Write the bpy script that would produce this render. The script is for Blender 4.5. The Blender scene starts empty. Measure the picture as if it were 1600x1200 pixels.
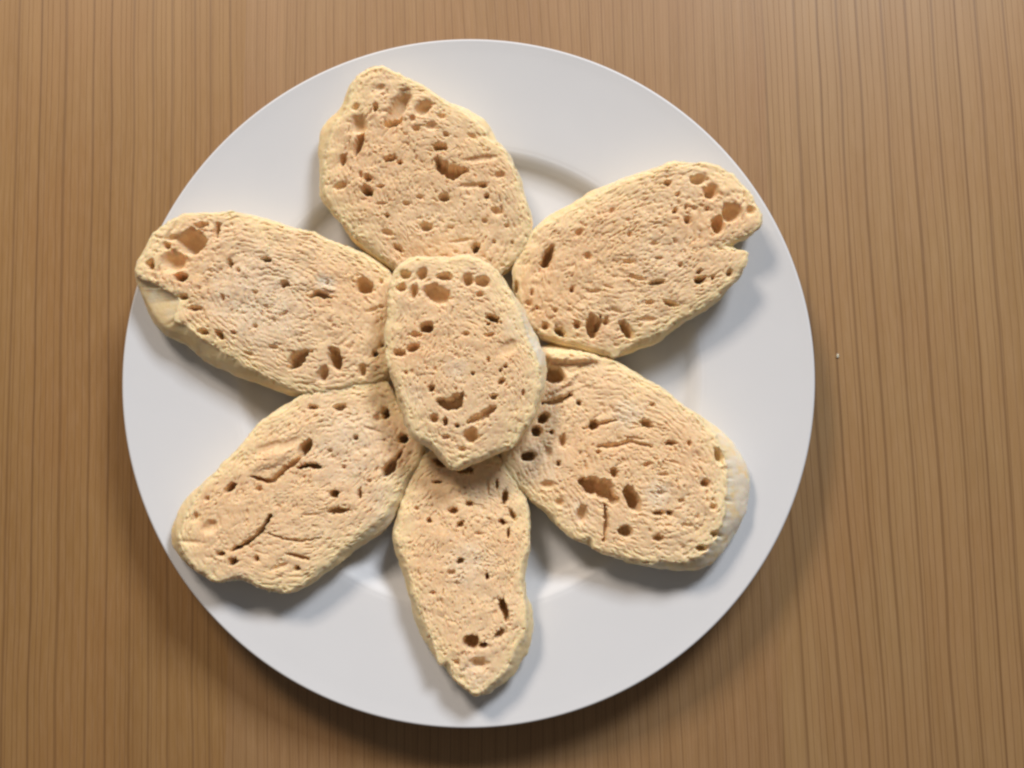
import bpy, math
import numpy as np
from mathutils import Vector

# ------------------------------------------------------------------ camera, world, lamps
scene = bpy.context.scene
scene.view_settings.view_transform = 'Standard'
scene.view_settings.look = 'None'
scene.view_settings.exposure = 0.0
scene.view_settings.gamma = 1.0
scene.render.engine = 'CYCLES'
scene.cycles.pixel_filter_type = 'BLACKMAN_HARRIS'
scene.cycles.filter_width = 2.5
scene.cycles.max_bounces = 8
COL = scene.collection

S = 0.27 / 1085.0                      # metres per photo pixel at the level of the plate's rim
FPX = 33.0 / 36.0 * 1600.0
DIST = FPX * S
ZRIM = 0.0195
TILT = math.radians(5.5)
target = Vector((68 * S, -20 * S, ZRIM))
cam_loc = target + Vector((0, -math.sin(TILT), math.cos(TILT))) * DIST
cam_d = bpy.data.cameras.new('camera')
cam_d.lens = 33.0; cam_d.sensor_width = 36.0
cam_d.clip_start = 0.01; cam_d.clip_end = 20.0
cam = bpy.data.objects.new('camera', cam_d); COL.objects.link(cam)
cam.location = cam_loc; cam.rotation_euler = (TILT, 0, 0)
scene.camera = cam

world = bpy.data.worlds.new('World'); scene.world = world
world.use_nodes = True
wb = world.node_tree.nodes['Background']
wb.inputs['Color'].default_value = (1.0, 0.93, 0.86, 1)
wb.inputs['Strength'].default_value = 0.115

def area_lamp(name, loc, aim, size, size_y, watts, color):
    d = bpy.data.lights.new(name, 'AREA')
    d.shape = 'RECTANGLE'; d.size = size; d.size_y = size_y
    d.energy = watts; d.color = color
    o = bpy.data.objects.new(name, d); COL.objects.link(o)
    o.location = loc
    o.rotation_euler = (Vector(aim) - Vector(loc)).to_track_quat('-Z', 'Y').to_euler()
    return o

# a warm ceiling lamp up and to the left, a cooler window light from beyond the table to the right
area_lamp('ceiling_lamp', (-0.58, 1.04, 0.94), (0, 0, 0), 0.36, 0.30, 14.3, (1.0, 0.85, 0.70))
area_lamp('window_light', (0.58, 1.08, 0.96), (0, 0, 0), 0.44, 0.36, 18.5, (0.93, 0.96, 1.0))

def unproject(px, plane):
    """photo pixels -> world points on the plane z = c + a*x + b*y"""
    px = np.asarray(px, float)
    vx = (px[:, 0] - 800) / FPX; vy = -(px[:, 1] - 600) / FPX
    c, s = math.cos(TILT), math.sin(TILT)
    d = np.stack([vx, vy * c + s, vy * s - c], 1)     # rotate (vx, vy, -1) about X
    o = np.array(cam_loc)
    c0, a, b = plane
    t = (c0 + a * o[0] + b * o[1] - o[2]) / (d[:, 2] - a * d[:, 0] - b * d[:, 1])
    return o + d * t[:, None]

# ------------------------------------------------------------------ small tools
def hash2(ix, iy, seed):
    h = (ix.astype(np.int64) * 374761393 + iy.astype(np.int64) * 668265263 + seed * 974634777) & 0xFFFFFFFF
    h = ((h ^ (h >> 13)) * 1274126177) & 0xFFFFFFFF
    h = (h ^ (h >> 16)) & 0xFFFFFFFF
    h = (h * 2246822519) & 0xFFFFFFFF
    return ((h ^ (h >> 15)) & 0xFFFFFF) / float(0x1000000)

def noise(x, y, seed=0):
    ix = np.floor(x); iy = np.floor(y); fx = x - ix; fy = y - iy
    u = fx * fx * fx * (fx * (fx * 6 - 15) + 10); v = fy * fy * fy * (fy * (fy * 6 - 15) + 10)
    def g(dx, dy):
        a = hash2(ix + dx, iy + dy, seed) * 2 * np.pi
        return np.cos(a) * (fx - dx) + np.sin(a) * (fy - dy)
    n = (g(0, 0) * (1 - u) + g(1, 0) * u) * (1 - v) + (g(0, 1) * (1 - u) + g(1, 1) * u) * v
    return n * 1.5                     # about -1..1

def fbm(x, y, seed=0, octs=3):
    r = 0; a = 1.0; f = 1.0; t = 0
    for k in range(octs):
        r = r + a * noise(x * f + 17.3 * k, y * f - 9.1 * k, seed + k); t += a; a *= .5; f *= 2.03
    return r / t

def worley(x, y, seed=0):
    ix = np.floor(x); iy = np.floor(y)
    f1 = np.full(x.shape, 9.0); f2 = f1.copy()
    for dx in (-1, 0, 1):
        for dy in (-1, 0, 1):
            px = ix + dx + hash2(ix + dx, iy + dy, seed); py = iy + dy + hash2(ix + dx, iy + dy, seed + 7)
            d = np.hypot(px - x, py - y)
            f2 = np.where(d < f1, f1, np.minimum(f2, d)); f1 = np.minimum(f1, d)
    return f1, f2

def sstep(a, b, x):
    t = np.clip((x - a) / (b - a), 0, 1)
    return t * t * (3 - 2 * t)

def closed_curve(pts, n):
    """n points at equal arc length on a closed Catmull-Rom curve"""
    P = np.asarray(pts, float); m = len(P); out = []
    for i in range(m):
        p0, p1, p2, p3 = P[i - 1], P[i], P[(i + 1) % m], P[(i + 2) % m]
        t = np.linspace(0, 1, 24, endpoint=False)[:, None]
        out.append(.5 * (2 * p1 + (p2 - p0) * t + (2 * p0 - 5 * p1 + 4 * p2 - p3) * t ** 2 + (3 * p1 - p0 - 3 * p2 + p3) * t ** 3))
    C = np.concatenate(out); C = np.concatenate([C, C[:1]])
    L = np.concatenate([[0], np.cumsum(np.hypot(*np.diff(C, axis=0).T))])
    s = np.linspace(0, L[-1], n, endpoint=False)
    return np.stack([np.interp(s, L, C[:, 0]), np.interp(s, L, C[:, 1])], 1)

def mesh_from(name, verts, faces, mat, parent=None, attrs=None, smooth=True):
    """faces: (n,4) or (n,3) int arrays in a list"""
    me = bpy.data.meshes.new(name)
    V = np.asarray(verts, np.float32)
    me.vertices.add(len(V)); me.vertices.foreach_set('co', V.ravel())
    idx = np.concatenate([np.asarray(f, np.int32).ravel() for f in faces])
    tot = np.concatenate([np.full(len(f), np.asarray(f).shape[1], np.int32) for f in faces])
    st = np.concatenate([[0], np.cumsum(tot)[:-1]]).astype(np.int32)
    me.loops.add(len(idx)); me.loops.foreach_set('vertex_index', idx)
    me.polygons.add(len(tot)); me.polygons.foreach_set('loop_start', st); me.polygons.foreach_set('loop_total', tot)
    me.polygons.foreach_set('use_smooth', np.full(len(tot), smooth))
    me.update(calc_edges=True); me.validate()
    for k, v in (attrs or {}).items():
        a = me.attributes.new(k, 'FLOAT', 'POINT'); a.data.foreach_set('value', np.asarray(v, np.float32))
    me.materials.append(mat)
    o = bpy.data.objects.new(name, me); COL.objects.link(o)
    if parent: o.parent = parent
    return o

def ring_faces(nr, n, flip=False):
    """quads between nr successive rings of n vertices"""
    i = np.arange(nr - 1)[:, None] * n; j = np.arange(n)[None, :]; k = (j + 1) % n
    q = np.stack([i + j, i + n + j, i + n + k, i + k], -1).reshape(-1, 4)
    return q[:, ::-1] if flip else q

def thing(name, label, cat, loc, group=None):
    o = bpy.data.objects.new(name, None); COL.objects.link(o)
    o.empty_display_size = .02; o.location = loc
    o['label'] = label; o['category'] = cat
    if group: o['group'] = group
    return o

class Nodes:
    def __init__(self, name):
        self.m = bpy.data.materials.new(name); self.m.use_nodes = True
        self.t = self.m.node_tree; self.t.nodes.clear()
        self.out = self.n('ShaderNodeOutputMaterial'); self.p = self.n('ShaderNodeBsdfPrincipled')
        self.t.links.new(self.p.outputs[0], self.out.inputs['Surface'])
    def n(self, typ, **kw):
        x = self.t.nodes.new(typ)
        for k, v in kw.items(): setattr(x, k, v)
        return x
    def put(self, sock, v):
        if hasattr(v, 'links'): self.t.links.new(v, sock)
        else: sock.default_value = v
    def math(self, op, a, b=None, clamp=False):
        x = self.n('ShaderNodeMath', operation=op, use_clamp=clamp); self.put(x.inputs[0], a)
        if b is not None: self.put(x.inputs[1], b)
        return x.outputs[0]
    def mix(self, f, a, b, mode='MIX'):
        x = self.n('ShaderNodeMix', data_type='RGBA', blend_type=mode)
        self.put(x.inputs['Factor'], f); self.put(x.inputs['A'], a); self.put(x.inputs['B'], b)
        return x.outputs['Result']
    def ramp(self, f, lo, hi, v0=0.0, v1=1.0):
        x = self.n('ShaderNodeMapRange', interpolation_type='SMOOTHSTEP')
        self.put(x.inputs['Value'], f)
        for k, v in (('From Min', lo), ('From Max', hi), ('To Min', v0), ('To Max', v1)): x.inputs[k].default_value = v
        return x.outputs['Result']
    def noise(self, vec, scale, detail=2, rough=.5, dims='3D'):
        x = self.n('ShaderNodeTexNoise', noise_dimensions=dims)
        self.put(x.inputs['Vector'], vec)
        x.inputs['Scale'].default_value = scale; x.inputs['Detail'].default_value = detail; x.inputs['Roughness'].default_value = rough
        return x.outputs['Fac']
    def bump(self, h, dist, strength=1.0, normal=None):
        x = self.n('ShaderNodeBump'); self.put(x.inputs['Height'], h)
        x.inputs['Distance'].default_value = dist; x.inputs['Strength'].default_value = strength
        if normal is not None: self.put(x.inputs['Normal'], normal)
        return x.outputs[0]

def rgb(r, g, b): return (r, g, b, 1.0)

# ------------------------------------------------------------------ materials
def wood_material(name, freq, fine, strong, tint, seed):
    """straight-grained veneer: thin dark growth lines at uneven spacing, running along y with a slight drift"""
    m = Nodes(name)
    tc = m.n('ShaderNodeTexCoord').outputs['Object']
    sep = m.n('ShaderNodeSeparateXYZ'); m.put(sep.inputs[0], tc)
    X, Y = sep.outputs['X'], sep.outputs['Y']
    drift = m.n('ShaderNodeCombineXYZ'); m.put(drift.inputs[0], m.math('MULTIPLY', X, 9.0)); m.put(drift.inputs[1], m.math('MULTIPLY', Y, 3.2)); drift.inputs[2].default_value = seed
    w = m.noise(drift.outputs[0], 1.0, 3, .45)
    u = m.math('ADD', m.math('ADD', X, m.math('MULTIPLY', Y, .030)), m.math('MULTIPLY', m.math('SUBTRACT', w, .5), .014))
    u = m.math('ADD', u, seed * 1.37)
    def lines(f, width):
        v = m.n('ShaderNodeTexVoronoi', voronoi_dimensions='1D', feature='DISTANCE_TO_EDGE')
        m.put(v.inputs['W'], m.math('MULTIPLY', u, f)); v.inputs['Randomness'].default_value = 1.0
        c = m.n('ShaderNodeTexVoronoi', voronoi_dimensions='1D', feature='F1')
        m.put(c.inputs['W'], m.math('MULTIPLY', u, f)); c.inputs['Randomness'].default_value = 1.0
        sc = m.n('ShaderNodeSeparateColor'); m.put(sc.inputs[0], c.outputs['Color'])
        return m.ramp(v.outputs['Distance'], 0.0, width, 1.0, 0.0), sc.outputs[0]
    l1, c1 = lines(freq, .075); l2, c2 = lines(freq * 2.9 + 13, .16); l3, c3 = lines(freq * .31, .09)
    st = m.n('ShaderNodeCombineXYZ'); m.put(st.inputs[0], m.math('MULTIPLY', u, 160.0)); m.put(st.inputs[1], m.math('MULTIPLY', Y, 9.0)); st.inputs[2].default_value = seed * 3
    streak = m.noise(st.outputs[0], 1.0, 3, .6)
    st2 = m.n('ShaderNodeCombineXYZ'); m.put(st2.inputs[0], m.math('MULTIPLY', u, 1500.0)); m.put(st2.inputs[1], m.math('MULTIPLY', Y, 90.0)); st2.inputs[2].default_value = seed
    fibre = m.noise(st2.outputs[0], 1.0, 2, .6)
    st3 = m.n('ShaderNodeCombineXYZ'); m.put(st3.inputs[0], m.math('MULTIPLY', X, 25.0)); m.put(st3.inputs[1], m.math('MULTIPLY', Y, 14.0)); st3.inputs[2].default_value = seed * 5
    patch = m.noise(st3.outputs[0], 1.0, 2, .5)
    base = m.mix(m.ramp(streak, .3, .7), rgb(.370 * tint[0], .215 * tint[1], .098 * tint[2]), rgb(.430 * tint[0], .260 * tint[1], .125 * tint[2]))
    base = m.mix(m.ramp(patch, .35, .7, 0, .5), base, rgb(.400 * tint[0], .218 * tint[1], .100 * tint[2]))
    base = m.mix(m.math('MULTIPLY', c1, .20), base, rgb(.31, .178, .068))
    base = m.mix(m.ramp(fibre, .35, .75, 0, .18), base, rgb(.46, .29, .165))
    line_c = rgb(.135, .066, .027)
    base = m.mix(m.math('MULTIPLY', l2, fine), base, line_c)
    mod = m.ramp(m.noise(st.outputs[0], .45, 2, .5), .25, .7, .45, 1.0)
    base = m.mix(m.math('MULTIPLY', m.math('MULTIPLY', l1, mod), strong), base, line_c)
    base = m.mix(m.math('MULTIPLY', l3, strong * .75), base, line_c)
    m.put(m.p.inputs['Base Color'], base)
    m.put(m.p.inputs['Roughness'], m.ramp(fibre, .2, .8, .40, .52))
    m.p.inputs['Specular IOR Level'].default_value = .36
    h = m.math('SUBTRACT', m.math('MULTIPLY', fibre, .5), m.math('MULTIPLY', l1, .6))
    m.put(m.p.inputs['Normal'], m.bump(h, .00006, .8))
    return m.m

def porcelain_material():
    m = Nodes('white_porcelain')
    tc = m.n('ShaderNodeTexCoord').outputs['Object']
    m.put(m.p.inputs['Base Color'], m.mix(m.noise(tc, 40, 3), rgb(.675, .692, .728), rgb(.70, .717, .753)))
    m.put(m.p.inputs['Roughness'], m.ramp(m.noise(tc, 60, 3, .6), .3, .7, .40, .48))
    m.p.inputs['Specular IOR Level'].default_value = .28
    m.put(m.p.inputs['Normal'], m.bump(m.noise(tc, 22, 2), .0003, .25))
    return m.m

def crumb_material():
    m = Nodes('bread_crumb')
    tc = m.n('ShaderNodeTexCoord').outputs['Object']
    info = m.n('ShaderNodeObjectInfo')
    v = m.n('ShaderNodeVectorMath', operation='ADD'); m.put(v.inputs[0], tc); m.put(v.inputs[1], m.n('ShaderNodeCombineXYZ').outputs[0])
    rim = m.n('ShaderNodeAttribute', attribute_name='rim').outputs['Fac']
    lay = m.n('ShaderNodeAttribute', attribute_name='layer').outputs['Fac']
    n1 = m.noise(tc, 55, 4, .6); n2 = m.noise(tc, 420, 3, .65); n3 = m.noise(tc, 1500, 2, .6)
    n0 = m.noise(tc, 26, 3, .5)
    c = m.mix(m.ramp(n0, .38, .62), rgb(.80, .535, .305), rgb(.785, .605, .40))
    c = m.mix(m.ramp(n1, .35, .68, 0, .6), c, rgb(.84, .575, .32))
    c = m.mix(m.ramp(n2, .34, .62, 0, .5), c, rgb(.88, .66, .41))
    c = m.mix(m.ramp(n3, .52, .70, 0, .6), c, rgb(.91, .79, .60))
    c = m.mix(m.ramp(m.noise(tc, 640, 3, .6), .52, .70, 0, .35), c, rgb(.68, .43, .22))
    c = m.mix(m.math('MULTIPLY', m.n('ShaderNodeAttribute', attribute_name='flour').outputs['Fac'], m.ramp(n2, .3, .7, .35, .8), clamp=True), c, rgb(.80, .74, .62))
    c = m.mix(m.math('MULTIPLY', lay, .18), c, rgb(.70, .44, .22))
    c = m.mix(m.math('MULTIPLY', rim, .85), c, rgb(.90, .71, .42))
    m.put(m.p.inputs['Base Color'], c)
    m.p.inputs['Roughness'].default_value = .82
    m.p.inputs['Specular IOR Level'].default_value = .25
    m.p.inputs['Subsurface Weight'].default_value = .6
    m.p.inputs['Subsurface Radius'].default_value = (1.0, .6, .3)
    m.p.inputs['Subsurface Scale'].default_value = .0026
    vo = m.n('ShaderNodeTexVoronoi', feature='F1'); m.put(vo.inputs['Vector'], tc); vo.inputs['Scale'].default_value = 900
    h = m.math('ADD', m.math('MULTIPLY', vo.outputs['Distance'], .6), n2)
    m.put(m.p.inputs['Normal'], m.bump(h, .00022, .4))
    return m.m

def crust_material():
    m = Nodes('pale_dough_crust')
    tc = m.n('ShaderNodeTexCoord').outputs['Object']
    fl = m.n('ShaderNodeAttribute', attribute_name='flour').outputs['Fac']
    n1 = m.noise(tc, 60, 4, .6); n2 = m.noise(tc, 500, 3, .65); n3 = m.noise(tc, 150, 4, .7)
    c = m.mix(m.ramp(n1, .3, .7), rgb(.80, .59, .30), rgb(.85, .67, .39))
    c = m.mix(m.ramp(n2, .35, .75, 0, .35), c, rgb(.90, .76, .52))
    f = m.math('MULTIPLY', m.ramp(m.math('ADD', n3, m.math('MULTIPLY', fl, .16)), .50, .74), m.math('ADD', .25, m.math('MULTIPLY', fl, .75)), clamp=True)
    c = m.mix(m.math('MULTIPLY', f, .75), c, rgb(.76, .71, .62))
    m.put(m.p.inputs['Base Color'], c)
    m.p.inputs['Roughness'].default_value = .7
    m.p.inputs['Specular IOR Level'].default_value = .3
    m.p.inputs['Subsurface Weight'].default_value = .7
    m.p.inputs['Subsurface Radius'].default_value = (1.0, .65, .35)
    m.p.inputs['Subsurface Scale'].default_value = .0034
    m.put(m.p.inputs['Normal'], m.bump(m.math('ADD', n2, m.math('MULTIPLY', n3, 1.5)), .0004, .5))
    return m.m

PORCELAIN = porcelain_material(); CRUMB = crumb_material(); CRUST = crust_material()

# ------------------------------------------------------------------ table
def slab(name, x0, x1, y0, y1, z0, z1, mat, parent):
    v = [(x, y, z) for z in (z0, z1) for y in (y0, y1) for x in (x0, x1)]
    f = [(0, 2, 3, 1), (4, 5, 7, 6), (0, 1, 5, 4), (2, 6, 7, 3), (0, 4, 6, 2), (1, 3, 7, 5)]
    return mesh_from(name, v, [np.array(f)], mat, parent, smooth=False)

table = thing('table', 'brown wooden table top with fine straight grain under the white plate', 'table', (0, 0, 0))
core = Nodes('board_core'); core.p.inputs['Base Color'].default_value = rgb(.22, .13, .07); core.p.inputs['Roughness'].default_value = .7
slab('board', -.66, .68, -.45, .45, -.028, -.002, core.m, table)
XL = float(unproject([(385, 0)], (0, 0, 0))[0, 0]); XR = float(unproject([(1208, 600)], (0, 0, 0))[0, 0])
edges = [-.66, -.32, XL, XR, .33, .68]
#           freq, fine, strong, tint
specs = [(70, .13, .62, (.74, .69, .54), 3.1), (72, .13, .70, (.79, .74, .58), 1.7), (150, .22, .58, (.86, .85, .83), 6.4),
         (66, .12, .74, (.87, .88, .82), 4.3), (110, .2, .6, (1, 1, 1), 8.8)]
for (a, b), sp in zip(zip(edges[:-1], edges[1:]), specs):
    slab('veneer_strip', a, b, -.45, .45, -.002, 0.0, wood_material('wood_veneer', *sp), table)

# ------------------------------------------------------------------ plate
def smooth_profile(pts, n):
    P = np.asarray(pts, float)
    P = np.vstack([2 * P[0] - P[1], P, 2 * P[-1] - P[-2]]); out = []
    for i in range(1, len(P) - 2):
        p0, p1, p2, p3 = P[i - 1], P[i], P[i + 1], P[i + 2]
        t = np.linspace(0, 1, n, endpoint=False)[:, None]
        out.append(.5 * (2 * p1 + (p2 - p0) * t + (2 * p0 - 5 * p1 + 4 * p2 - p3) * t ** 2 + (3 * p1 - p0 - 3 * p2 + p3) * t ** 3))
    return np.concatenate(out + [P[-2:-1]])

def lathe(name, prof, mat, parent, cap=False, n=256):
    a = np.linspace(0, 2 * np.pi, n, endpoint=False)
    V = np.stack([prof[:, 0][:, None] * np.cos(a), prof[:, 0][:, None] * np.sin(a), np.repeat(prof[:, 1][:, None], n, 1)], -1).reshape(-1, 3)
    F = [ring_faces(len(prof), n, flip=False)]
    if cap:
        V = np.vstack([V, [[0, 0, prof[0, 1]]]]); j = np.arange(n)
        F.append(np.stack([np.full(n, len(V) - 1), j, (j + 1) % n], 1))
    return mesh_from(name, V * .001, F, mat, parent)

plate = thing('plate', 'round white porcelain plate holding the flower of bread slices', 'plate', (0, 0, 0))
well_prof = smooth_profile([(4, 4.6), (30, 4.6), (60, 4.8), (77, 4.9), (82.5, 5.4), (86.2, 6.8), (88.8, 8.8), (90.7, 10.2), (92.3, 11.05), (93.6, 11.4)], 6)
rim_prof = smooth_profile([(93.6, 11.4), (95, 11.7), (100, 12.5), (110, 14.1), (120, 15.9), (129, 17.7), (133, 18.6), (134.4, 18.9), (135, 18.6),
                           (135.2, 18.0), (134.8, 17.2), (133, 16.2), (125, 14.2), (112, 11.4), (100, 8.9), (92, 6.6), (85, 3.2), (80, 2.6)], 6)
foot_prof = smooth_profile([(80, 2.6), (79.3, 1.0), (78.5, .1), (76.5, .1), (75.5, 1.2), (74.5, 2.2), (40, 2.4), (2, 2.4)], 4)
lathe('well', well_prof, PORCELAIN, plate, cap=True)
lathe('rim', rim_prof, PORCELAIN, plate)
lathe('foot_ring', foot_prof, PORCELAIN, plate)

# ------------------------------------------------------------------ bread slices
NT, NR, NW = 620, 165, 30      # vertices round a slice, rings across its cut face, rings down its side

def make_slice(label, out_px, crop, holes, centre_px, axis_deg, plane, thick, seed, skirts=(), flour=(), spiral=.2, crumbs=.21, npits=150, rimw=5.5, foot=None, tears=(), dust=()):
    """A cut slice: 'crumb' is the torn, pored cut face, 'crust' the side and underside.
    out_px: outline of the face in photo pixels; holes: (u, v, a, b, angle, depth mm) in the pixels of an enlargement `crop`
    = (scale, x0, y0); plane: height of the face z = c + ax + by; skirts: (direction, width, photo pixels of side in view)."""
    rng = np.random.default_rng(seed)
    px = closed_curve(out_px, NT)
    W = unproject(px, plane)
    cen = unproject([centre_px], plane)[0]
    base = np.array([cen[0], cen[1], cen[2] - thick])
    B = (W - base) * 1000.0                                  # mm in the slice's own frame
    c = (cen - base) * 1000.0
    TM = thick * 1000.0
    ga, gb = plane[1], plane[2]
    ang = np.arctan2(B[:, 1] - c[1], B[:, 0] - c[0])
    s = np.arange(NT) / NT
    rad = np.hypot(B[:, 0] - c[0], B[:, 1] - c[1])
    jag = (.55 * noise(s * 24, s * 0 + 9.1, seed + 2) + .6 * noise(s * 60, s * 0 + seed, seed) + .35 * noise(s * 155, s * 0 + 3.3, seed + 5)) * .95
    # blend the seam of the periodic jag
    jag *= np.minimum(1, np.minimum(s, 1 - s) * 40)
    k = 1 + jag / rad
    BX = c[0] + (B[:, 0] - c[0]) * k; BY = c[1] + (B[:, 1] - c[1]) * k
    r = np.linspace(0, 1, NR + 1)[1:] ** .85
    X = c[0] + (BX - c[0])[None, :] * r[:, None]; Y = c[1] + (BY - c[1])[None, :] * r[:, None]
    R = np.repeat(r[:, None], NT, 1)
    # distance to the outline, roughly (mm)
    dist = (1 - R) * rad[None, :] * .8
    # ---- relief
    sc, x0, y0 = crop
    def loc_of(u, v):
        w = unproject([(x0 + u / sc, y0 + v / sc)], plane)[0]
        return (w - base)[:2] * 1000.0
    mm = 1000.0 * S / sc                                     # mm per enlargement pixel
    ca, sa = math.cos(math.radians(-axis_deg)), math.sin(math.radians(-axis_deg))
    dx, dy = X - c[0], Y - c[1]
    ax_, ay_ = dx * ca + dy * sa, -dx * sa + dy * ca
    d = np.hypot(ax_ * .72, ay_ * 1.12)
    th = np.arctan2(ay_, ax_)
    warp = fbm(X / 9, Y / 9, seed + 11, 3)
    ph = d / 2.15 + th / (2 * np.pi) + 1.1 * warp + .28 * fbm(X / 1.9, Y / 1.9, seed + 13, 2)
    fr = ph - np.floor(ph)
    ridge = 1 - np.abs(fr * 2 - 1) ** 2.6                    # rounded layers with narrow grooves between
    mask = sstep(-.35, .3, fbm(X / 7 + 5, Y / 7, seed + 23, 2)) * sstep(1.5, 5, d)
    # crumbs: rounded grains, those of the layered part drawn out along the layers
    w1 = .55 * fbm(X / 3, Y / 3, seed + 3, 2); w2 = .55 * fbm(X / 3 + 40, Y / 3, seed + 4, 2)
    f1, f2 = worley(X / 1.55 + w1, Y / 1.55 + w2, seed + 31)
    rough = .32 + .72 * sstep(-.35, .4, fbm(X / 8 - 3, Y / 8 + 9, seed + 51, 2))
    interior = sstep(.2, 1.6, dist)
    h = .8 * fbm(X / 9, Y / 9, seed + 61, 2) * interior + .45 * fbm(X / 3.2, Y / 3.2, seed + 71, 2) * rough
    h += spiral * (.8 * ridge - .5) * mask * interior
    # open cells: irregular little cavities, drawn out along the layers where the dough was rolled
    pw = sstep(3, 7, d) * sstep(math.pi, math.pi - .3, np.abs(th)) * sstep(-.5, .2, fbm(X / 7 + 5, Y / 7, seed + 23, 2))
    cp = fbm(d / 1.1 + 1.6 * warp, th * np.maximum(d, 2.0) / 1.35, seed + 43, 2)
    cc = fbm(X / 1.15 + w1, Y / 1.15 + w2, seed + 47, 2)
    cell = cp * pw + cc * (1 - pw)
    h -= crumbs * 5.4 * rough * sstep(.10, .55, cell + .26 * ((1 - ridge) - .3) * mask)
    h += crumbs * .9 * rough * sstep(.0, .6, -cell)
    h -= crumbs * 2.5 * rough * sstep(.64, .86, f1) * interior
    h += crumbs * .5 * rough * (.5 - f1)
    layer = (1 - ridge) * mask * interior
    # ---- many small pores lying along the layers
    def hollow(cx, cy, a, b, an, dep, soft=.35, wob=.34):
        nonlocal h
        m = 1.7 * max(a, b)
        sel = (np.abs(X - cx) < m) & (np.abs(Y - cy) < m)
        if not sel.any(): return
        x, y = X[sel] - cx, Y[sel] - cy
        cA, sA = math.cos(an), math.sin(an)
        u, v = (x * cA + y * sA) / a, (-x * sA + y * cA) / b
        e = np.sqrt(u * u + v * v)
        q = .8 * max(.8, min(a, b)); wob = wob * (1.0 if min(a, b) < 1.6 else .6)
        e = e * (1 + wob * noise(X[sel] / q + cx, Y[sel] / q - cy, seed + 81) + .45 * wob * noise(X[sel] / .8, Y[sel] / .8, seed + 83))
        p = 1 - sstep(1 - soft, 1.12, e)
        bowl = p * (1 - .30 * np.clip(e, 0, 1) ** 2)
        if dep > 0: h[sel] = np.minimum(h[sel], h[sel] * (1 - .9 * p) - dep * bowl)
        else: h[sel] = h[sel] - dep * p
    for i in range(npits):
        t = rng.uniform(0, NT); q = math.sqrt(rng.uniform(.02, .93))
        it = int(t) % NT
        cx = c[0] + (BX[it] - c[0]) * q; cy = c[1] + (BY[it] - c[1]) * q
        a = rng.uniform(.3, .75) * (1.7 if rng.random() < .12 else 1); b = a * rng.uniform(.4, .9)
        ux, uy = cx - c[0], cy - c[1]
        an = math.atan2(uy, ux) + math.pi / 2 + rng.normal(0, .5)
        hollow(cx, cy, a, b, an, rng.uniform(.25, 1.1), .75, .35)
    def tear(path, width, dep):
        """a crack along a path, its width and depth uneven"""
        nonlocal h
        P = np.array([loc_of(*q_) for q_ in path]); w = width * mm
        lo, hi = P.min(0) - 3 * w - 1, P.max(0) + 3 * w + 1
        sel = (X > lo[0]) & (X < hi[0]) & (Y > lo[1]) & (Y < hi[1])
        x = X[sel] + .45 * noise(X[sel] / 1.6, Y[sel] / 1.6, seed + 101) + .2 * noise(X[sel] / .6, Y[sel] / .6, seed + 103)
        y = Y[sel] + .45 * noise(X[sel] / 1.6 + 50, Y[sel] / 1.6, seed + 102) + .2 * noise(X[sel] / .6 + 50, Y[sel] / .6, seed + 104)
        D = np.full(x.shape, 1e9); L = len(P) - 1
        for i_ in range(L):
            ex, ey = P[i_ + 1] - P[i_]; t_ = np.clip(((x - P[i_, 0]) * ex + (y - P[i_, 1]) * ey) / (ex * ex + ey * ey), 0, 1)
            al = (i_ + t_) / L
            ww = w * (.45 + .55 * np.sin(np.pi * np.clip(al, .04, .96))) * (1 + .5 * noise(al * 7, al * 0 + 2.2, seed + 105))
            D = np.minimum(D, np.hypot(x - P[i_, 0] - ex * t_, y - P[i_, 1] - ey * t_) / np.maximum(ww, .15))
        h[sel] = np.minimum(h[sel], h[sel] * .6 - dep * (1 - sstep(.5, 1.15, D)))
    for (path, width, dep) in tears: tear(path, width, dep)
    for (u, v, a, b, an, dep) in holes:
        if dep > 0 and max(a, b) > 3.2 * min(a, b): dep *= .55
        if 0 < dep <= 3: dep *= .65
        cx, cy = loc_of(u, v)
        hollow(cx, cy, max(a * mm, .42), max(b * mm, .42), math.radians(-an), (dep * 1.35 if dep >= 6 else dep * 1.1) if dep > 0 else dep, .30 if dep > 5 else .55)
    for _ in range(1):                                       # moist dough: no edge in it is sharp
        hp = np.vstack([h[:1], h, h[-1:]])
        h = .4 * h + .2 * hp[:-2] + .2 * hp[2:] + .1 * np.roll(h, 1, 1) + .1 * np.roll(h, -1, 1)
    h -= 1.3 * R ** 6                                        # the soft dough slumps a little towards its edge
    h = np.maximum(h, -(TM - 1.2))
    # round the edge of the face over into the side
    h -= (.7 + .5 * noise(s * 30, s * 0 + 1.7, seed + 15))[None, :] * (1 - sstep(0, 1.3, dist)) ** 2
    Z = c[2] + ga * dx + gb * dy + h
    # ---- face mesh
    zc = c[2] + h[0].mean()
    V = np.vstack([np.stack([X, Y, Z], -1).reshape(-1, 3), [[c[0], c[1], zc]]])
    j = np.arange(NT)
    F = [ring_faces(NR, NT), np.stack([np.full(NT, len(V) - 1), j, (j + 1) % NT], 1)]
    area = np.sum(BX * np.roll(BY, -1) - np.roll(BX, -1) * BY)
    if area < 0: F = [f[:, ::-1] for f in F]
    rw = rimw * np.clip(.75 + .9 * noise(np.cos(s * 2 * np.pi) * 2.2, np.sin(s * 2 * np.pi) * 2.2, seed + 19), .25, 1.8)
    rimv = np.exp(-(dist / (rw[None, :] * (1 + .5 * fbm(X / 3, Y / 3, seed + 20, 2)))) ** 2)
    root = thing('bread_slice', label, 'bread slice', tuple(base), 'slices of bread laid out as a flower')
    fl0 = np.zeros(NT); dg = np.degrees(-ang)
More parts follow.
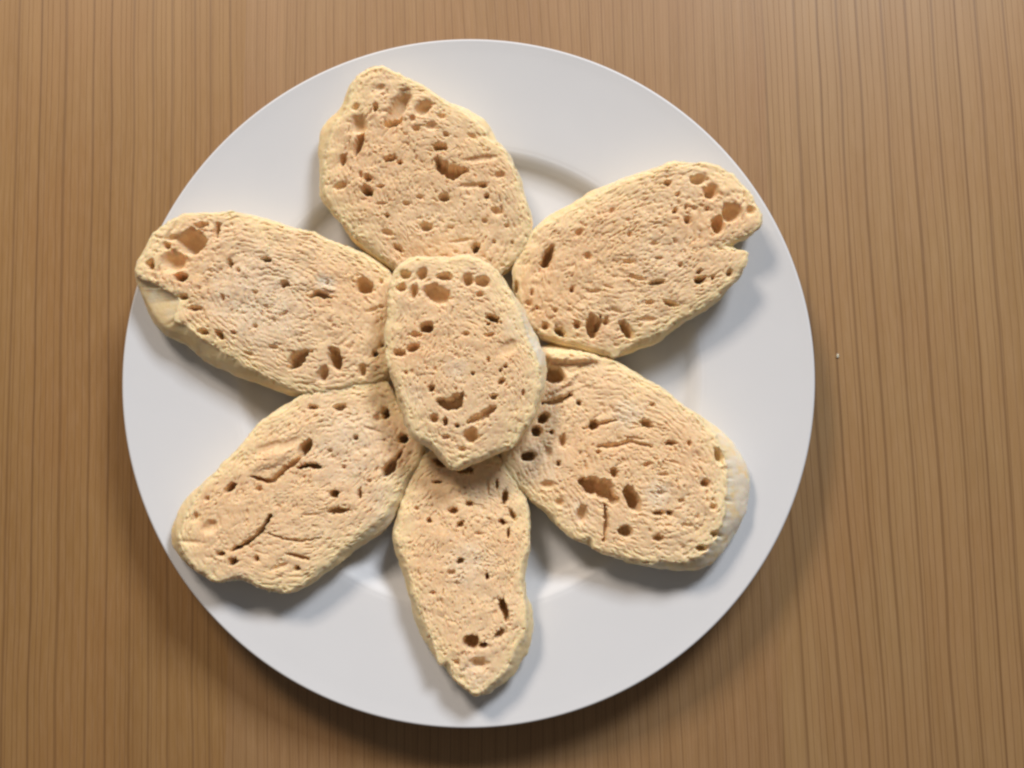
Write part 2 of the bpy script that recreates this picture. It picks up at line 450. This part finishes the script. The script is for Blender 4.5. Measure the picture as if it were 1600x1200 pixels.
    for (dd, ww, f) in flour: fl0 += f * np.exp(-(((dg - dd + 180) % 360 - 180) / ww) ** 2)
    flf = fl0[None, :] * np.exp(-(dist / 2.6) ** 2)
    for (u, v, a, f) in dust:                                # flour caught on the face
        cx, cy = loc_of(u, v); q_ = np.hypot(X - cx, Y - cy) / (a * mm)
        flf = np.maximum(flf, f * (1 - sstep(.3, 1.1, q_ * (1 + .35 * fbm(X / 6, Y / 6, seed + 111, 3)))))
    mesh_from('crumb', V * .001, F, CRUMB, root,
              {'flour': np.append(flf.ravel(), 0), 'rim': np.append(rimv.ravel(), 0), 'layer': np.append(layer.ravel(), 0)})
    # ---- side and underside
    deg = np.degrees(-ang)                                   # directions as seen in the photo, y down
    dirx, diry = np.cos(ang), np.sin(ang)
    tx_, ty_ = np.roll(BX, -1) - np.roll(BX, 1), np.roll(BY, -1) - np.roll(BY, 1)
    ln = np.hypot(tx_, ty_); nx, ny = ty_ / ln, -tx_ / ln
    sg = np.sign(np.sum(nx * dirx + ny * diry)); nx, ny = nx * sg, ny * sg
    kk = np.exp(-np.linspace(-2, 2, 33) ** 2); kk /= kk.sum()
    def soft(a): return np.convolve(np.concatenate([a[-16:], a, a[:16]]), kk, 'valid')
    nx, ny = soft(nx), soft(ny)
    amt = np.full(NT, -.2)
    lean = TM / (np.array(cam_loc)[2] * 1000 - base[2] * 1000) * ((W[:, 0] - cam_loc[0]) * nx + (W[:, 1] - (cam_loc[1])) * ny) * 1000
    flr = np.zeros(NT)
    for (dd, ww, vis) in skirts:
        g = np.exp(-(((deg - dd + 180) % 360 - 180) / ww) ** 2)
        amt += g * (vis * S * 1000 + np.maximum(lean, 0) * .95)
    for (dd, ww, f) in flour:
        flr += f * np.exp(-(((deg - dd + 180) % 360 - 180) / ww) ** 2)
    amt = soft(soft(amt))
    ts = np.linspace(0, 1, NW)
    Zt = Z[-1]; Zs = soft(soft(Zt)); SX, SY = soft(soft(BX)), soft(soft(BY))
    if foot is not None:                                     # the side runs on where the face is torn back
        FT = (unproject(closed_curve(foot, 2000), plane) - base) * 1000.0
        fa = np.arctan2(FT[:, 1] - c[1], FT[:, 0] - c[0]); fr_ = np.hypot(FT[:, 0] - c[0], FT[:, 1] - c[1])
        o_ = np.argsort(fa); rf = np.interp(ang, fa[o_], fr_[o_], period=2 * np.pi)
        SX, SY = soft(c[0] + rf * np.cos(ang)), soft(c[1] + rf * np.sin(ang))
        tx_, ty_ = np.roll(SX, -4) - np.roll(SX, 4), np.roll(SY, -4) - np.roll(SY, 4); ln = np.hypot(tx_, ty_) + 1e-6
        nx, ny = soft(soft(ty_ / ln * sg)), soft(soft(-tx_ / ln * sg))
    VX, VY, VZ = [], [], []
    wob = .7 * noise(s * 26, s * 0 + 7.7, seed + 91) * np.minimum(1, np.minimum(s, 1 - s) * 30)
    for t in ts:
        o_ = amt * math.sin(min(t / .72, 1) * math.pi / 2) ** .9 + .7 * math.sin(math.pi * min(t * 1.25, 1)) * (1 + wob)
        o_ = o_ - (2.4 * max(0, (t - .74) / .26) ** 2)
        lump = (.7 * noise(s * 22, s * 0 + t * 2.2, seed + 94) + .45 * noise(s * 48, s * 0 + t * 4.2, seed + 95) + .25 * noise(s * 110, s * 0 + t * 9, seed + 97)) * math.sin(math.pi * t) * np.minimum(1, np.minimum(s, 1 - s) * 40)
        e_ = min(1.0, t / .16); e_ = e_ * e_ * (3 - 2 * e_)
        q = BX * (1 - e_) + SX * e_ + nx * (o_ + lump), BY * (1 - e_) + SY * e_ + ny * (o_ + lump)
        zb = c[2] - TM + ga * (q[0] - c[0]) + gb * (q[1] - c[1])
        VX.append(q[0]); VY.append(q[1]); VZ.append((Zt * (1 - e_) + Zs * e_) * (1 - t) + zb * t)
    for q in (.8, .5, .2):
        x_ = c[0] + (VX[NW - 1] - c[0]) * q; y_ = c[1] + (VY[NW - 1] - c[1]) * q
        VX.append(x_); VY.append(y_); VZ.append(c[2] - TM + ga * (x_ - c[0]) + gb * (y_ - c[1]))
    nn = NW + 3
    V = np.stack([np.array(VX), np.array(VY), np.array(VZ)], -1).reshape(-1, 3)
    V = np.vstack([V, [[c[0], c[1], c[2] - TM]]])
    F = [ring_faces(nn, NT), np.stack([(nn - 1) * NT + j, np.full(NT, len(V) - 1), (nn - 1) * NT + (j + 1) % NT], 1)]
    if area < 0: F = [f[:, ::-1] for f in F]
    mesh_from('crust', V * .001, F, CRUST, root, {'flour': np.append(np.tile(flr, nn), 0)})
    return root

# height of a leaning slice: inner end in the well, outer end up on the rim; direction measured in the photo (y down)
def lean_plane(deg, top_in, slope=.150, r_in=.035):
    a = math.radians(-deg); ux, uy = math.cos(a), math.sin(a)
    return (top_in - slope * r_in, slope * ux, slope * uy)

N_OUT = [(571,105),(592,99),(613,106),(644,121),(675,140),(701,158),(735,178),(758,198),(766,213),(784,226),(797,244),(810,273),(820,304),(828,335),(830,356),
         (822,386),(803,410),(770,432),(720,440),(665,436),(630,424),(613,414),(588,397),(559,375),(537,349),(517,326),(504,304),(503,278),(504,250),(511,216),(520,190),(534,173),(545,142),(552,120)]
N_H = [(505,300,112,48,120,4.5),(472,387,55,24,-18,8),(375,308,18,25,0,4),(265,305,28,18,-30,2.5),(640,310,60,38,-40,3.5),(740,355,30,18,0,2.5),
       (285,400,46,58,0,3.5),(282,510,66,24,110,6),(195,595,20,38,20,4),(185,740,50,20,-20,3),(765,457,20,16,0,3),(730,525,38,22,5,6),
       (455,592,40,18,-15,5),(510,612,16,14,0,5),(960,590,110,22,-8,3),(915,740,90,18,-3,3),(970,735,30,16,0,5),(335,700,25,20,30,4),(330,770,32,26,30,7),(295,680,10,25,0,3),
       (755,805,36,22,-10,5),(990,797,15,14,0,5),(620,803,25,12,0,3),(545,838,25,12,0,3),(655,970,40,25,10,3.5),(1045,880,40,22,10,3),(980,935,20,14,0,3),(930,1083,20,26,20,6),
       (500,1085,40,14,30,3.5),(440,905,14,14,0,4),(440,1000,40,18,20,3),(850,1045,70,12,-10,2.5),(680,410,40,25,0,2.5),(910,465,30,15,20,2.5),(400,200,30,20,-20,2),(580,370,25,18,-30,2),
       (405,745,24,10,0,3),(1100,960,16,12,0,3),(1130,1050,12,12,0,3),(1030,1050,14,12,0,3),(600,425,26,16,0,3),(1060,680,36,20,-10,2.5),(410,840,40,10,0,2.5)]
make_slice('pointed bread slice at the top of the plate with a long hole near its tip', N_OUT, (3.53,480,80), N_H, (668,268), 60, lean_plane(258, .0185), .0135, 11,
           skirts=[(200,30,5),(110,35,5),(-45,30,1)], flour=[(130,40,.5)],
           tears=[([(715,600),(745,640),(800,668),(875,655)], 34, 9)])

NE_OUT = [(834,357),(865,338),(905,318),(939,298),(978,278),(1021,261),(1055,248),(1080,252),(1106,251),(1131,260),(1151,274),(1171,295),(1185,318),(1194,340),(1189,355),(1172,364),
          (1152,374),(1139,382),(1148,388),(1169,391),(1168,411),(1151,437),(1128,459),(1092,485),(1052,508),(1015,530),(977,547),(961,556),(939,550),(907,541),(873,533),(842,522),(822,499),(806,457),(799,428),(810,400),(823,374)]
NE_H = [(930,195,22,18,0,4),(1100,175,55,32,-10,4),(1170,245,42,45,0,5),(1285,355,50,50,0,5.5),(1390,345,28,28,0,3),(1210,425,32,50,10,6),(1190,415,20,30,0,4),
        (268,600,62,24,-65,8),(250,640,30,20,0,7),(720,480,15,18,0,3),(970,350,16,18,0,4),(1040,400,20,24,0,4),(1030,330,10,16,0,3),(870,745,50,15,-8,8),(760,720,60,14,15,4),
        (1110,730,30,20,-25,7),(1105,685,20,12,-30,4),(1180,715,10,14,0,4),(1275,690,18,20,0,4),(515,985,34,68,0,7),(548,975,18,40,20,8),(702,1005,58,24,55,6),(255,985,24,24,0,4),
        (335,1015,36,20,40,6),(400,785,14,20,0,4),(520,795,50,12,0,4),(945,860,40,16,20,4),(830,855,30,14,0,3),(820,950,60,18,0,3),(715,630,40,14,0,3),(490,600,25,25,0,3),
        (440,470,30,20,-30,3),(95,770,12,35,0,4),(165,860,25,15,50,3),(210,885,12,12,0,3),(985,260,14,14,0,3),(860,530,26,10,0,2.5),(880,610,24,10,0,2.5),(600,770,40,9,20,2.5),
        (620,350,24,14,-30,2.5),(1150,340,16,12,0,3),(310,900,12,14,0,3),(430,980,22,26,0,4),(590,960,20,26,0,4),(180,800,12,20,0,3),(1000,650,16,14,0,3),(640,900,40,12,20,3)]
make_slice('long bread slice at the upper right, notched and full of holes at its outer end', NE_OUT, (3.53,780,230), NE_H, (990,400), -28, lean_plane(-32, .0185), .0135, 22,
           skirts=[(70,40,6),(230,40,3)], flour=[(60,60,.3)], dust=[(900,600,200,.25)], spiral=.46)

SE_OUT = [(840,545),(874,544),(906,547),(935,555),(963,564),(985,577),(1023,599),(1055,621),(1085,643),(1108,667),(1127,690),(1136,720),(1139,760),(1137,800),(1128,830),(1112,856),(1090,874),
          (1066,883),(1042,880),(1004,881),(966,872),(930,860),(921,848),(906,847),(881,830),(859,805),(833,783),(812,764),(797,742),(785,720),(786,690),(800,660),(815,625),(826,585)]
SE_H = [(300,205,62,40,20,9),(330,335,70,16,-20,5),(425,345,14,14,0,5),(250,420,34,22,-40,8),(215,485,28,26,0,8),(290,490,12,12,0,5),(175,610,40,24,-10,9),(345,535,20,35,0,4),(270,590,20,40,0,3),
        (500,455,26,22,-40,6),(560,440,50,10,-15,3),(760,450,36,20,20,5),(570,555,60,14,-10,3),(600,690,20,28,0,5),(325,645,12,16,0,4),
        (690,822,66,32,65,9),(270,750,40,25,0,3),(440,895,30,50,10,4),(655,980,34,28,0,6),(1120,610,22,42,-15,5),(1050,743,25,22,0,5),(875,890,18,14,0,5),
        (820,890,30,14,0,4),(1035,1065,30,18,10,5),(1100,995,20,18,0,4),(820,1015,30,18,0,4),(880,545,30,14,0,4),(330,840,25,25,0,3),(370,118,170,36,3,-3.2),(340,255,110,20,-35,-1.2),
        (830,790,24,12,0,3),(960,950,40,9,10,3),(930,830,20,12,0,3),(1090,860,22,18,0,3),(760,650,26,14,-20,3),(640,640,40,10,-30,2.5),(790,355,16,12,0,3),(520,590,14,12,0,3),(700,520,60,9,8,2.5),
        (900,640,34,10,20,2.5),(840,700,26,10,0,2.5),(970,545,12,18,0,3)]
make_slice('broad bread slice at the lower right with a floury white outer crust', SE_OUT, (3.157,770,520), SE_H, (985,730), 42, lean_plane(28, .0180), .0135, 33,
           skirts=[(8,30,29),(55,30,8),(240,30,3)], flour=[(15,45,1.3),(100,40,.5)], dust=[(660,400,90,.7), (820,790,90,.6), (250,650,150,.4), (400,900,120,.4)],
           tears=[([(445,735),(490,758),(545,772),(600,825)], 40, 10), ([(556,850),(560,930),(548,1030)], 10, 4), ([(250,345),(320,335),(385,305)], 16, 5),
                  ([(520,560),(600,560),(680,535),(780,560)], 11, 2.5), ([(450,470),(530,450),(610,430)], 9, 3)], spiral=.55, crumbs=.22)

S_OUT = [(665,708),(700,700),(745,702),(780,715),(800,740),(815,762),(825,791),(828,823),(826,855),(819,884),(817,909),(821,938),(825,967),(821,992),(808,1018),(794,1046),(772,1070),(752,1087),
         (740,1091),(727,1081),(708,1063),(701,1042),(686,1039),(679,1022),(675,1006),(664,984),(658,966),(644,931),(633,895),(624,866),(614,836),(617,826),(622,812),(626,787),(637,757),(648,730)]
S_H = [(555,270,14,30,10,6),(590,350,12,28,-30,5),(545,380,18,12,30,5),(570,430,8,25,0,4),(330,330,22,16,0,5),(400,300,20,14,0,4),(360,390,22,12,-40,4),(225,375,14,12,0,4),(360,550,18,14,-30,5),
       (320,600,20,14,0,3),(478,618,10,16,0,5),(546,750,16,34,-15,8),(562,790,12,28,0,7),(410,905,34,30,0,8),(460,920,18,12,0,6),(530,870,32,14,-40,5),(440,1000,42,28,0,3.5),(345,995,14,14,0,3),
       (480,230,8,40,0,4),(520,215,8,25,0,4),(260,205,25,8,0,4),(380,150,40,16,0,6),(270,120,30,14,30,6),(300,1060,10,14,0,3),(565,650,8,40,0,2.5),(440,430,22,8,0,2.5),(170,320,12,10,0,3),(240,690,16,10,0,3)]
make_slice('narrow bread slice pointing straight down, its lower end tapering to a tip', S_OUT, (2.792,590,680), S_H, (735,870), 85, lean_plane(90, .0165), .0125, 44,
           skirts=[(62,18,13),(125,20,7),(180,25,3)], flour=[(90,40,.4)], dust=[(390,560,120,.5), (400,1050,120,.4)], spiral=.08, crumbs=.20, npits=240)

SW_OUT = [(466,618),(484,610),(515,601),(552,596),(589,593),(606,597),(620,625),(634,652),(652,680),(660,695),(656,720),(640,742),(625,770),(606,800),(585,822),(558,844),(527,869),(497,897),(466,918),(444,927),
          (413,923),(389,914),(367,905),(336,910),(308,896),(290,878),(278,855),(277,832),(285,810),(300,780),(321,752),(346,724),(370,699),(386,678),(404,659),(426,644),(447,632)]
SW_H = [(735,420,26,45,30,8),(645,405,80,26,-30,1.5),(350,625,32,16,-35,6),(365,610,12,14,0,6),
        (1140,245,18,30,0,8),(1230,375,24,26,0,8),(1160,525,52,26,-55,8),(1210,460,12,30,30,5),(880,655,22,22,0,6),(900,740,55,20,0,5),(1010,655,12,30,0,4),
        (305,960,22,13,0,5),(365,1000,22,18,-30,6),(485,985,14,18,0,4),(910,215,35,20,-10,5),(770,215,30,14,0,4),(690,970,40,12,20,4),(690,1035,20,14,0,4),(600,1025,50,12,-20,4),
        (250,820,42,34,-40,3),(175,770,14,25,0,3),(990,370,14,14,0,4),(560,415,90,24,-20,3),(560,480,110,44,-25,-1.2),(150,900,70,12,5,2.5),
        (235,680,14,14,0,3),(500,630,20,14,0,3),(860,435,16,12,0,3),(760,760,50,8,0,3),(1060,590,14,12,0,3),(930,520,14,12,0,3),(1100,270,20,26,0,3),(1080,330,60,8,20,2.5)]
make_slice('bread slice at the lower left with a long crack across its face', SW_OUT, (3.244,250,570), SW_H, (470,765), -42, lean_plane(148, .0175), .0135, 55,
           skirts=[(20,28,14),(70,30,5),(165,20,6)], flour=[(20,30,.8),(120,40,.4)], dust=[(960,440,260,.45), (1180,640,150,.6)], spiral=.30,
           tears=[([(556,765),(532,808),(500,852),(462,884),(420,912),(360,942)], 13, 9), ([(752,400),(732,445),(690,490),(640,520),(602,556),(570,590),(505,582),(465,565)], 14, 5),
                  ([(700,520),(755,508),(815,520)], 15, 8), ([(545,855),(620,880),(710,895),(800,880)], 7, 2), ([(640,960),(700,972),(750,985)], 9, 3)])

NW_OUT = [(207,422),(212,403),(224,383),(238,361),(260,344),(288,331),(317,330),(347,328),(376,331),(404,338),(432,345),(460,354),(491,361),(513,372),(542,383),(567,394),(592,411),(610,425),(618,456),(621,500),
          (620,540),(614,572),(592,594),(556,602),(510,612),(471,613),(437,602),(404,586),(370,566),(336,546),(302,524),(283,508),(267,500),(273,480),(276,466),(255,453),(232,440),(214,433)]
NW_H = [(385,240,80,66,0,7),(270,215,40,20,-20,3),(435,145,40,20,-20,3.5),(525,175,18,48,10,5),(245,260,20,20,0,4),(285,350,75,62,0,5),(325,435,34,24,0,6),(155,365,22,28,-30,5),(335,545,26,18,0,4),
        (805,340,26,14,10,6),(905,475,32,20,-20,5),(1140,470,14,10,0,3),(1345,485,52,42,25,6),(600,360,16,28,0,4),(400,610,40,14,0,4),(450,740,30,18,0,4),(540,755,34,18,50,5),
        (840,825,30,14,0,3),(1185,890,34,65,-12,8),(1115,975,32,50,25,5),(1405,862,16,16,0,6),(1335,955,24,40,0,4),(1390,620,40,12,-20,4),(1445,815,14,10,0,4),(1440,460,14,14,0,3),
        (1150,500,44,14,15,-1.0),(1050,850,16,10,0,3),(700,860,30,12,20,3),(620,745,16,12,0,3),(740,520,16,12,0,3),(650,400,12,12,0,3),(740,710,18,14,0,3),(560,550,12,24,0,3),(1440,600,20,10,0,3),
        (900,640,30,10,-30,2.5),(800,600,24,10,40,2.5)]
make_slice('bread slice at the left with two large yellow holes and concentric dough rings', NW_OUT, (3.556,190,310), NW_H, (435,470), 25, lean_plane(197, .0185), .0140, 66,
           skirts=[(148,34,20),(100,30,8)], flour=[(185,20,.5)], spiral=.58,
           tears=[([(1050,545),(1085,525),(1130,540),(1165,548)], 17, 7), ([(1020,855),(985,880),(960,905),(930,935)], 34, 10)],
           dust=[(760,560,360,.55), (1130,470,70,1.0)], foot=NW_OUT[:-6] + [(268,509),(243,486),(222,458),(210,436)])

C_OUT = [(620,414),(639,401),(672,398),(697,402),(716,394),(737,398),(759,408),(777,420),(786,439),(800,457),(812,482),(820,509),(830,531),(838,553),(845,580),(846,608),(838,636),(829,660),(816,676),(802,696),
         (777,706),(753,716),(728,725),(710,735),(697,724),(685,707),(669,692),(651,685),(636,668),(632,654),(626,627),(614,596),(603,565),(600,528),(603,497),(605,466),(609,435)]
C_H = [(330,255,74,44,25,5.5),(490,185,32,32,0,5),(565,192,42,30,0,4.5),(370,168,46,20,0,4),(255,155,36,26,-50,4.5),(170,158,32,24,0,3.5),(150,225,30,20,0,3.5),(215,245,22,42,15,4),(550,260,25,16,0,3),
       (283,427,36,25,-10,7),(615,380,40,16,25,6),(595,408,10,8,0,5),(600,465,30,12,-10,3),(210,530,38,22,-15,5),(140,555,35,20,0,4),(225,465,40,16,0,3),
       (410,835,30,12,0,5),(305,735,18,22,0,5),(560,880,60,14,-25,5),(318,890,26,24,0,4),(375,905,14,24,0,5),(435,925,14,12,0,4),(505,975,36,36,0,5.5),(380,985,24,12,0,3),(620,780,20,16,0,4),
       (660,700,22,14,-40,4),(680,625,12,8,0,4),(655,645,8,10,0,4),(515,660,12,10,0,4),(480,460,20,12,0,3),(600,850,40,18,-30,4),(690,530,60,40,-30,1.8),(175,655,12,10,0,3),(595,590,10,20,0,3),
       (460,1045,22,12,0,3),(770,760,10,20,0,3)]
make_slice('small bread slice in the centre lying on top of the other slices', C_OUT, (3.245,580,380), C_H, (722,560), 80, (.0325, 0.0, 0.01), .0115, 77,
           skirts=[(-10,35,10),(110,30,3)], flour=[(-15,30,1.2),(115,25,.8)], dust=[(740,410,90,.9), (430,640,70,.5), (200,780,110,.4)],
           tears=[([(340,798),(390,818),(430,805),(462,768)], 30, 9), ([(490,905),(560,880),(625,835)], 20, 4)], spiral=.14, crumbs=.18)

# ------------------------------------------------------------------ a loose crumb on the table
p = unproject([(1309, 556)], (0.0004, 0, 0))[0]
bits = []; faces = []
rng = np.random.default_rng(3)
nu, nv = 10, 7
for i in range(1, nv):
    f = math.pi * i / nv
    for k in range(nu):
        a = 2 * math.pi * k / nu; q = 1 + .28 * rng.normal()
        bits.append((.0005 * q * math.sin(f) * math.cos(a), .0009 * q * math.sin(f) * math.sin(a), .0003 * math.cos(f) * q + .00025))
bits += [(0, 0, .0006), (0, 0, 0)]
nb = (nv - 1) * nu; jj = np.arange(nu)
cr = mesh_from('loose_crumb', bits, [ring_faces(nv - 1, nu), np.stack([np.full(nu, nb), jj, (jj + 1) % nu], 1), np.stack([nb - nu + jj, np.full(nu, nb + 1), nb - nu + (jj + 1) % nu], 1)], CRUST, None,
               {'flour': np.full(len(bits), 1.0)})
cr.location = (p[0], p[1], 0.0)
cr['label'] = 'tiny pale crumb lying on the table right of the plate'; cr['category'] = 'crumb'
